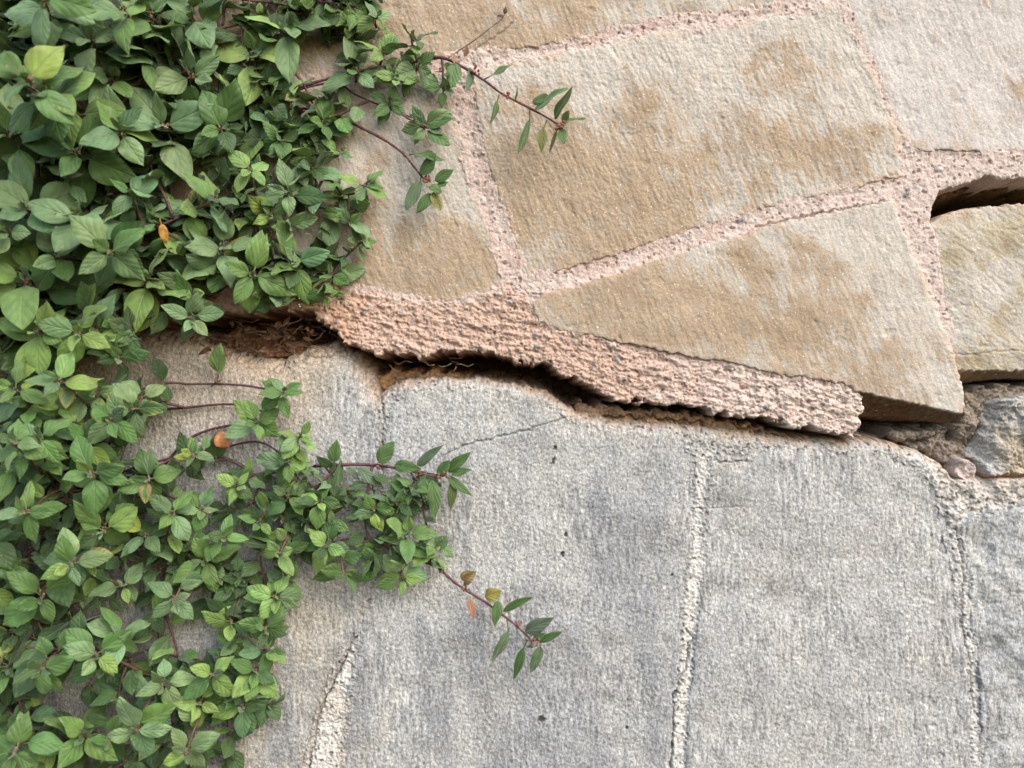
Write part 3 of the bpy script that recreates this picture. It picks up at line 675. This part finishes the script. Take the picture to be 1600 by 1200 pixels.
UPZ = [(-230,-90),(610,-60),(612,20),(560,60),(470,40),(440,60),(445,150),(400,200),(470,185),(540,170),(560,230),(590,280),(590,380),(545,400),(520,440),(480,440),(440,455),(380,440),(350,490),(290,500),(240,480),(170,470),(165,520),(200,570),(120,590),(-230,600)]
up_heroes = [(185,560,44),(205,522,40),(150,515,46),(425,474,40),(508,462,32),(252,193,88),(120,235,66),(397,80,72),(337,307,55),(38,432,86),(172,395,58),(391,262,44),(487,258,48),(507,190,44),(574,287,42),(422,337,38),(455,357,38),
 (350,383,56),(517,427,44),(566,378,30),(393,427,48),(533,302,30),(548,350,34),(40,120,66),(140,55,58),(77,140,56),(117,333,56),(205,300,50),(40,323,60),(8,207,66),(300,117,66),(233,18,66),
 (452,37,56),(300,25,60),(560,110,40),(475,15,44),(550,30,40),(643,55,36),(655,103,36),(695,140,28),(610,157,34),(665,197,30),(600,80,36),(590,25,34),(620,120,32),(120,520,56),(60,520,60),(295,465,52),(230,435,54),(460,410,44),(300,500,44),
 (185,200,60),(345,200,54),(60,20,56),(175,120,60),(450,300,42),(250,350,52),(90,400,56),(10,360,60),(440,220,42),(120,5,60),(190,10,58),(60,-10,60)]
uph = lambda x, y: max(26, 210 - .36 * max(0, x) - (40 if y > 430 else 0))
upl = lambda x, y: max(32, 72 - .055 * max(0, x))
up_main = [([(60,470,4),(150,400,20),(300,200,30),(440,145,16),(560,112,18),(690,90,24)], 5, 2.2), ([(60,470,4),(200,380,40),(360,330,30),(500,310,26),(570,300,24)], 5, 2),
 ([(60,470,4),(120,300,50),(200,150,60),(300,60,50),(480,20,30),(600,30,22)], 6, 2), ([(60,470,4),(60,300,60),(60,150,70),(110,20,60)], 5, 2.5),
 ([(60,470,4),(250,440,40),(420,420,24),(520,435,20)], 4.5, 2), ([(60,470,4),(80,520,30),(120,560,24)], 4, 2), ([(60,470,4),(20,420,60),(-30,380,70)], 5, 3),
 ([(440,146,16),(520,130,12),(560,150,12),(620,175,16),(665,190,18)], 2.6, 1.6), ([(430,180,10),(480,170,10),(550,192,12)], 2.4, 2),
 ([(120,560,24),(150,450,70),(210,362,86),(255,350,80),(290,335,70)], 3.4, 2.4)]
upper = grow("pellitory_plant", "dense leafy plant spilling over the ochre stones in the upper half of the wall", (60, 470), up_main, up_heroes, UPZ, 46, uph, upl)

LOZ = [(-230,600),(60,590),(200,570),(225,620),(180,650),(230,720),(300,700),(340,760),(400,790),(440,720),(480,740),(500,760),(620,760),(690,745),(690,790),(650,800),(680,860),(640,915),(560,900),(480,870),(440,940),(430,1040),(425,1110),(370,1170),(300,1260),(-230,1260)]
lo_heroes = [(20,605,54),(90,592,48),(150,615,42),(205,640,36),(20,690,50),(130,690,44),(170,657,44),(97,627,54),(300,712,30),(400,660,42),(443,612,42),(450,723,44),(13,723,60),(57,683,54),(322,877,50),(225,836,50),(64,937,60),(150,1027,58),(191,990,48),(311,1102,48),
 (379,1106,50),(360,975,48),(109,885,48),(405,817,40),(170,1160,58),(131,1150,52),(330,1057,44),(210,1147,50),(255,1072,44),(501,783,42),(510,852,42),(583,884,38),(638,833,40),(583,801,32),(648,760,36),
 (450,775,40),(437,865,42),(620,787,32),(630,905,34),(684,852,28),(432,935,42),(35,800,58),(140,740,50),(230,750,46),(270,800,44),(370,760,40),(60,1050,54),(20,1180,58),(290,1180,46),(540,900,34),(470,680,36),(350,840,42),(415,985,38),(400,1050,40),(160,830,48),(270,940,42)]
loh = lambda x, y: max(22, 160 - .24 * max(0, x))
lol = lambda x, y: max(32, 58 - .04 * max(0, x))
lo_main = [([(-90,960,30),(40,800,30),(150,700,20),(240,607,6),(300,600,5),(380,602,8),(442,614,16)], 4.5, 1.8), ([(-90,960,30),(60,850,30),(150,720,16),(215,650,0),(290,637,-2),(370,632,2),(430,650,10)], 4, 1.8),
 ([(-90,960,30),(80,900,30),(200,800,24),(290,690,2),(370,662,0),(400,655,10)], 4, 1.8), ([(-90,960,30),(0,895,50),(60,915,50),(160,860,40),(300,870,20),(360,900,6),(420,930,10)], 6, 2),
 ([(-90,1010,60),(30,1012,70),(100,1015,66),(180,1030,50),(240,1060,24)], 5, 3), ([(-60,1080,30),(10,1110,50),(70,1165,50)], 4.5, 3.5), ([(0,1200,40),(-20,1170,50),(45,1185,46),(90,1230,40)], 4, 3),
 ([(250,880,20),(256,950,8),(252,1030,6),(262,1090,10),(250,1200,10)], 4.2, 3), ([(300,720,2),(350,716,0),(395,742,6),(440,800,8),(480,860,14)], 4.6, 2.4),
 ([(395,742,6),(460,735,6),(500,728,10),(560,726,12),(640,734,16),(690,744,20)], 2.6, 1.8), ([(440,800,8),(520,790,6),(600,775,8),(650,770,14)], 2.6, 1.8), ([(480,860,14),(560,840,10),(620,860,12),(690,890,10)], 2.8, 1.8),
 ([(70,755,60),(110,770,60),(145,795,50),(185,765,40)], 4, 2.2), ([(240,1060,24),(320,1080,14),(380,1100,12)], 3, 2), ([(120,760,20),(250,720,8),(330,705,0),(400,690,4),(450,715,10)], 3, 1.8)]
LHOLE = [[(232,560),(430,560),(420,720),(330,740),(225,690)], [(-10,790),(90,800),(60,880),(0,870)], [(330,710),(400,700),(390,770),(350,770)], [(250,900),(300,900),(300,1060),(240,1060)], [(60,1060),(120,1060),(110,1120),(50,1120)]]
lower = grow("pellitory_plant", "leafy plant trailing across the grey stones below the crack", (-90, 960), lo_main, lo_heroes, LOZ, 48, loh, lol, holes=LHOLE)

# hand placed shoots that stand clear of the mass
def clear_shoot(plant, label, stem, r, leaves, buds=()):
    st, lf, fl = Buf(), Buf(), Buf(); tube(st, spline([V(*q) for q in stem], 6), r[0], r[1], STEM1, (.17,.06,.06), 8, .2)
    for lv in leaves: one_leaf(lf, st, *lv[:6], **(lv[6] if len(lv) > 6 else {}))
    for x, y, h, r_, n_ in buds:
        for _ in range(n_): ball(fl, V(x + R.uniform(-r_, r_), y + R.uniform(-r_, r_), h + R.uniform(0, r_)), R.uniform(1.2, 2.6), R.choice([(.24,.06,.06), (.20,.13,.09), (.30,.12,.10), (.15,.15,.08)]))
    o = st.build("shoot", M_stem, plant, label=label); lf.build("foliage", M_leaf, o); fl.build("flower_cluster", M_flower, o); return o
G1, G2, G3, GY, BRN = (.055,.125,.028), (.09,.17,.05), (.10,.16,.085), (.22,.26,.04), (.32,.13,.05)
side = lambda a: Vector((a, -.5, .3))
clear_shoot(upper, "longest reddish shoot reaching right over the pale stone", [(650,92,22),(690,90,26),(722,104,30),(760,128,36),(784,146,42),(830,170,48),(862,188,54),(876,198,58)], (2.6, 1.4), [
  ((771,116),(799,97),44,52,.62,G1,dict(stem_from=(757,124,36), face=Vector((-.3,-.7,.6)))),
  ((777,158),(770,196),46,50,.34,G1,dict(stem_from=(780,148,42), face=side(.8))), ((806,158),(808,134),46,52,.34,G2,dict(face=side(-.8))),
  ((828,188),(813,240),48,62,.30,(.07,.14,.04),dict(stem_from=(828,172,48), face=side(.9))), ((836,172),(884,132),60,80,.44,G2,dict(fold=.6, face=Vector((-.4,-.6,.6)))),
  ((832,160),(862,148),52,70,.60,(.07,.14,.03),dict(fold=.3)), ((866,186),(890,131),60,78,.34,G1,dict(fold=.5, face=Vector((-.5,-.7,.3)))), ((849,200),(848,238),56,60,.42,(.15,.16,.04),dict(stem_from=(855,188,54), edge=.6)),
  ((880,192),(915,181),62,70,.50,G1,dict(fold=.7, face=Vector((-.1,-.5,.8)))), ((878,200),(883,224),60,66,.55,G2,dict()), ((870,204),(858,240),60,52,.16,(.16,.16,.06),dict()),
  ((880,190),(888,172),60,70,.6,G2,dict()), ((736,106),(732,146),30,40,.34,G3,dict(stem_from=(732,108,32), face=side(.6))), ((712,98),(700,134),30,44,.55,G2,dict()),
  ((727,88),(731,70),34,40,.5,(.34,.16,.10),dict()), ((707,82),(708,100),30,36,.4,(.34,.20,.12),dict()), ((744,104),(738,96),34,38,.6,G3,dict())],
  [(874,196,58,7,16),(790,150,44,5,7),(745,110,33,6,8)])
clear_shoot(upper, "short reddish shoot hanging down in front of the joint", [(545,190,12),(565,200,16),(600,218,20),(630,240,26),(648,262,30),(666,284,34)], (2.4, 1.5), [
  ((648,240),(696,246),34,48,.52,G1,dict(fold=.5, face=Vector((.1,-.6,.7)), stem_from=(640,242,28))), ((657,272),(682,240),38,52,.55,G1,dict(stem_from=(655,270,32))), ((679,282),(708,262),40,50,.58,G1,dict()),
  ((657,284),(630,326),38,44,.42,G3,dict(stem_from=(658,276,32), fold=.4)), ((673,302),(650,332),40,46,.50,G1,dict()), ((676,300),(692,328),40,44,.55,(.16,.15,.035),dict(edge=.75)), ((670,290),(690,300),42,50,.6,G2,dict()), ((681,292),(700,285),40,48,.5,G2,dict())],
  [(668,280,36,6,12),(632,240,28,3,3)])
clear_shoot(upper, "reddish shoot with small dark leaves on the pale stone edge", [(600,160,16),(630,180,20),(650,192,22),(662,200,26)], (2.2, 1.4), [
  ((664,196),(708,180),30,46,.5,G1,dict(fold=.6)), ((668,204),(704,222),34,46,.55,G2,dict()), ((660,204),(648,226),30,34,.5,G2,dict()), ((655,192),(640,176),30,40,.5,G1,dict()), ((672,196),(690,210),34,44,.6,G3,dict())], [(662,200,28,6,9)])
clear_shoot(lower, "lone reddish shoot hanging over the broad grey stone", [(660,868,14),(686,888,14),(706,906,16),(722,918,20),(760,942,26),(800,972,32),(815,985,34),(832,1002,36)], (2.8, 1.5), [
  ((721,906),(742,892),22,34,.75,BRN,dict(fold=.6, edge=1.0)), ((724,916),(741,894),24,30,.3,(.20,.12,.07),dict(edge=.9)), ((733,934),(739,968),26,30,.36,(.45,.20,.13),dict(edge=.6)),
  ((757,933),(782,922),30,40,.75,(.30,.26,.05),dict(edge=.6)), ((778,938),(771,980),32,38,.40,G2,dict(stem_from=(774,950,28), fold=.5)), ((786,956),(828,928),32,46,.22,G1,dict(stem_from=(780,956,30))),
  ((795,986),(768,1040),36,44,.32,G3,dict(stem_from=(792,968,32), fold=.5, face=side(.5))), ((820,988),(864,964),38,54,.42,(.09,.12,.09),dict(fold=.6)), ((842,1004),(877,984),40,50,.28,G1,dict()),
  ((818,1012),(805,1066),36,36,.26,G1,dict(stem_from=(824,1000,36), twist=.7)), ((845,1010),(833,1055),38,40,.36,G3,dict(fold=.3)), ((833,998),(852,990),40,48,.5,G2,dict())],
  [(834,1002,38,8,16),(812,974,36,4,4),(728,920,22,5,6),(690,890,15,4,5)])
clear_shoot(lower, "reddish shoot reaching right with narrow pointed leaves", [(490,728,12),(560,726,14),(600,728,16),(640,736,22),(680,744,28),(698,742,30)], (2.4, 1.6), [
  ((521,722),(523,686),16,26,.55,G2,dict(stem_from=(521,728,13))), ((590,722),(617,692),20,30,.6,G2,dict(stem_from=(588,727,16))), ((652,728),(690,692),24,40,.28,G3,dict(stem_from=(645,735,22))), ((616,726),(655,736),22,34,.5,G1,dict(fold=.7)),
  ((700,738),(735,706),34,46,.36,G1,dict(fold=.5)), ((700,744),(737,776),34,42,.30,G1,dict()), ((706,742),(736,732),36,44,.4,G2,dict()), ((684,742),(704,722),32,46,.55,G2,dict()), ((675,750),(685,812),32,40,.34,G2,dict()),
  ((706,752),(706,798),34,34,.32,(.12,.16,.05),dict()), ((664,748),(662,780),30,40,.6,G1,dict()), ((622,740),(614,770),22,28,.5,G2,dict()), ((560,730),(598,764),18,26,.34,G3,dict()), ((545,730),(560,752),14,18,.4,G3,dict())],
  [(690,744,30,9,16),(652,738,24,4,5),(590,728,17,3,4)])
clear_shoot(lower, "slender stem with one upright pale green leaf", [(330,604,6),(338,596,10),(341,588,14)], (1.6, 1.0), [((341,582),(339,537),18,34,.55,(.13,.22,.06),dict(fold=.15, stem_from=(341,588,14)))], [(340,594,12,3,5)])

# three withered leaves caught on the plants, each a thing of its own
for (p0, p1, h0, h1, ra, c, lab) in [((252,350),(264,384),118,110,.42,(.60,.30,.07),"narrow yellow orange dead leaf dangling beside a brown stem in the upper plant"),
        ((340,676),(356,700),30,34,.85,(.46,.19,.08),"round orange dead leaf over bare grey stone between thin stems"),
        ((158,752),(146,778),110,118,.75,(.42,.16,.10),"small reddish brown dead leaf caught near the left edge")]:
    b = Buf(); a, e_ = V(p0[0], p0[1], h0), V(p1[0], p1[1], h1); d = e_ - a
    leaf(b, a, d, Vector((.1, -.9, .3)), d.length, d.length * ra, c, .3, .5, 0, .3); tube(b, [a - d * .25 + Vector((1, -1, 0)), a - d * .1, a + d * .03], .6, .9, c, None, 5, 0); b.u = []
    b.build("dead_leaf", M_dead, None, label=lab, cat="dead leaf", group="withered leaves caught on the plants")

# dead twig on the topmost stone, leaf litter in the crack, cobweb threads
b = Buf(); tube(b, spline([V(698,92,12), V(722,76,9), V(748,58,12), V(768,42,10), V(784,30,10), V(790,16,13)], 5), 1.1, .5, (.12,.07,.05), None, 5, .35)
o = b.build("dead_twig", M_stem, None, label="thin dry brown twig clinging to the topmost ochre stone", cat="twig")
b = Buf(); leaf(b, V(788,22,12), Vector((.3,-.4,.8)), Vector((.4,-.8,0)), 13, 7, (.06,.04,.035), .5, .9); leaf(b, V(786,26,12), Vector((-.8,-.4,.1)), Vector((.4,-.8,0)), 10, 5, (.07,.045,.04), .5, .9); b.u = []
b.build("shrivelled_leaf", M_dead, o)
b = Buf()
for _ in range(190):
    x, y = R.uniform(300, 520), 0; y = 505 + 22 * math.sin((x - 300) / 60) + R.uniform(-18, 30); 
    if x < 360: y += 30
    h = R.uniform(-48, -18); d = Vector((R.uniform(-1, 1), R.uniform(-.5, .2), R.uniform(-.5, .5)))
    if R.random() < .38: leaf(b, V(x, y, h), d, Vector((R.uniform(-1, 1), -1, R.uniform(-1, 1))), R.uniform(8, 24), R.uniform(4, 9), R.choice([(.12,.06,.03), (.07,.04,.025), (.18,.10,.06)]), R.uniform(.2, 1), R.uniform(-1.5, 2), 0, R.uniform(-1, 1), -70)
    else:
        a = V(x, y, h); tube(b, [a, a + d * 14 + Vector((0, 0, R.uniform(-4, 4))), a + d * R.uniform(24, 40)], .7, .4, R.choice([(.20,.11,.07), (.30,.19,.12), (.12,.06,.04)]), None, 4, .3)
for _ in range(18):     # fine roots and web threads across the mouth of the crack
    x, y = R.choice([(R.uniform(400, 520), R.uniform(485, 520)), (R.uniform(600, 720), R.uniform(556, 575)), (R.uniform(330, 470), R.uniform(500, 560))])
    a = V(x, y, R.uniform(-25, -5)); q = a + Vector((R.uniform(-45, 45), R.uniform(-6, 10), R.uniform(-14, 12)))
    tube(b, [a, a.lerp(q, .35) + Vector((0, -2, R.uniform(-5, 3))), a.lerp(q, .7) + Vector((0, -2, R.uniform(-5, 3))), q], .5, .35, R.choice([(.26,.18,.13), (.30,.24,.19), (.18,.10,.06)]), None, 4, .3)
b.u = []; b.build("leaf_litter", M_dead, None, label="dry brown leaves and roots packed in the left end of the crack", kind="stuff", cat="leaf litter")
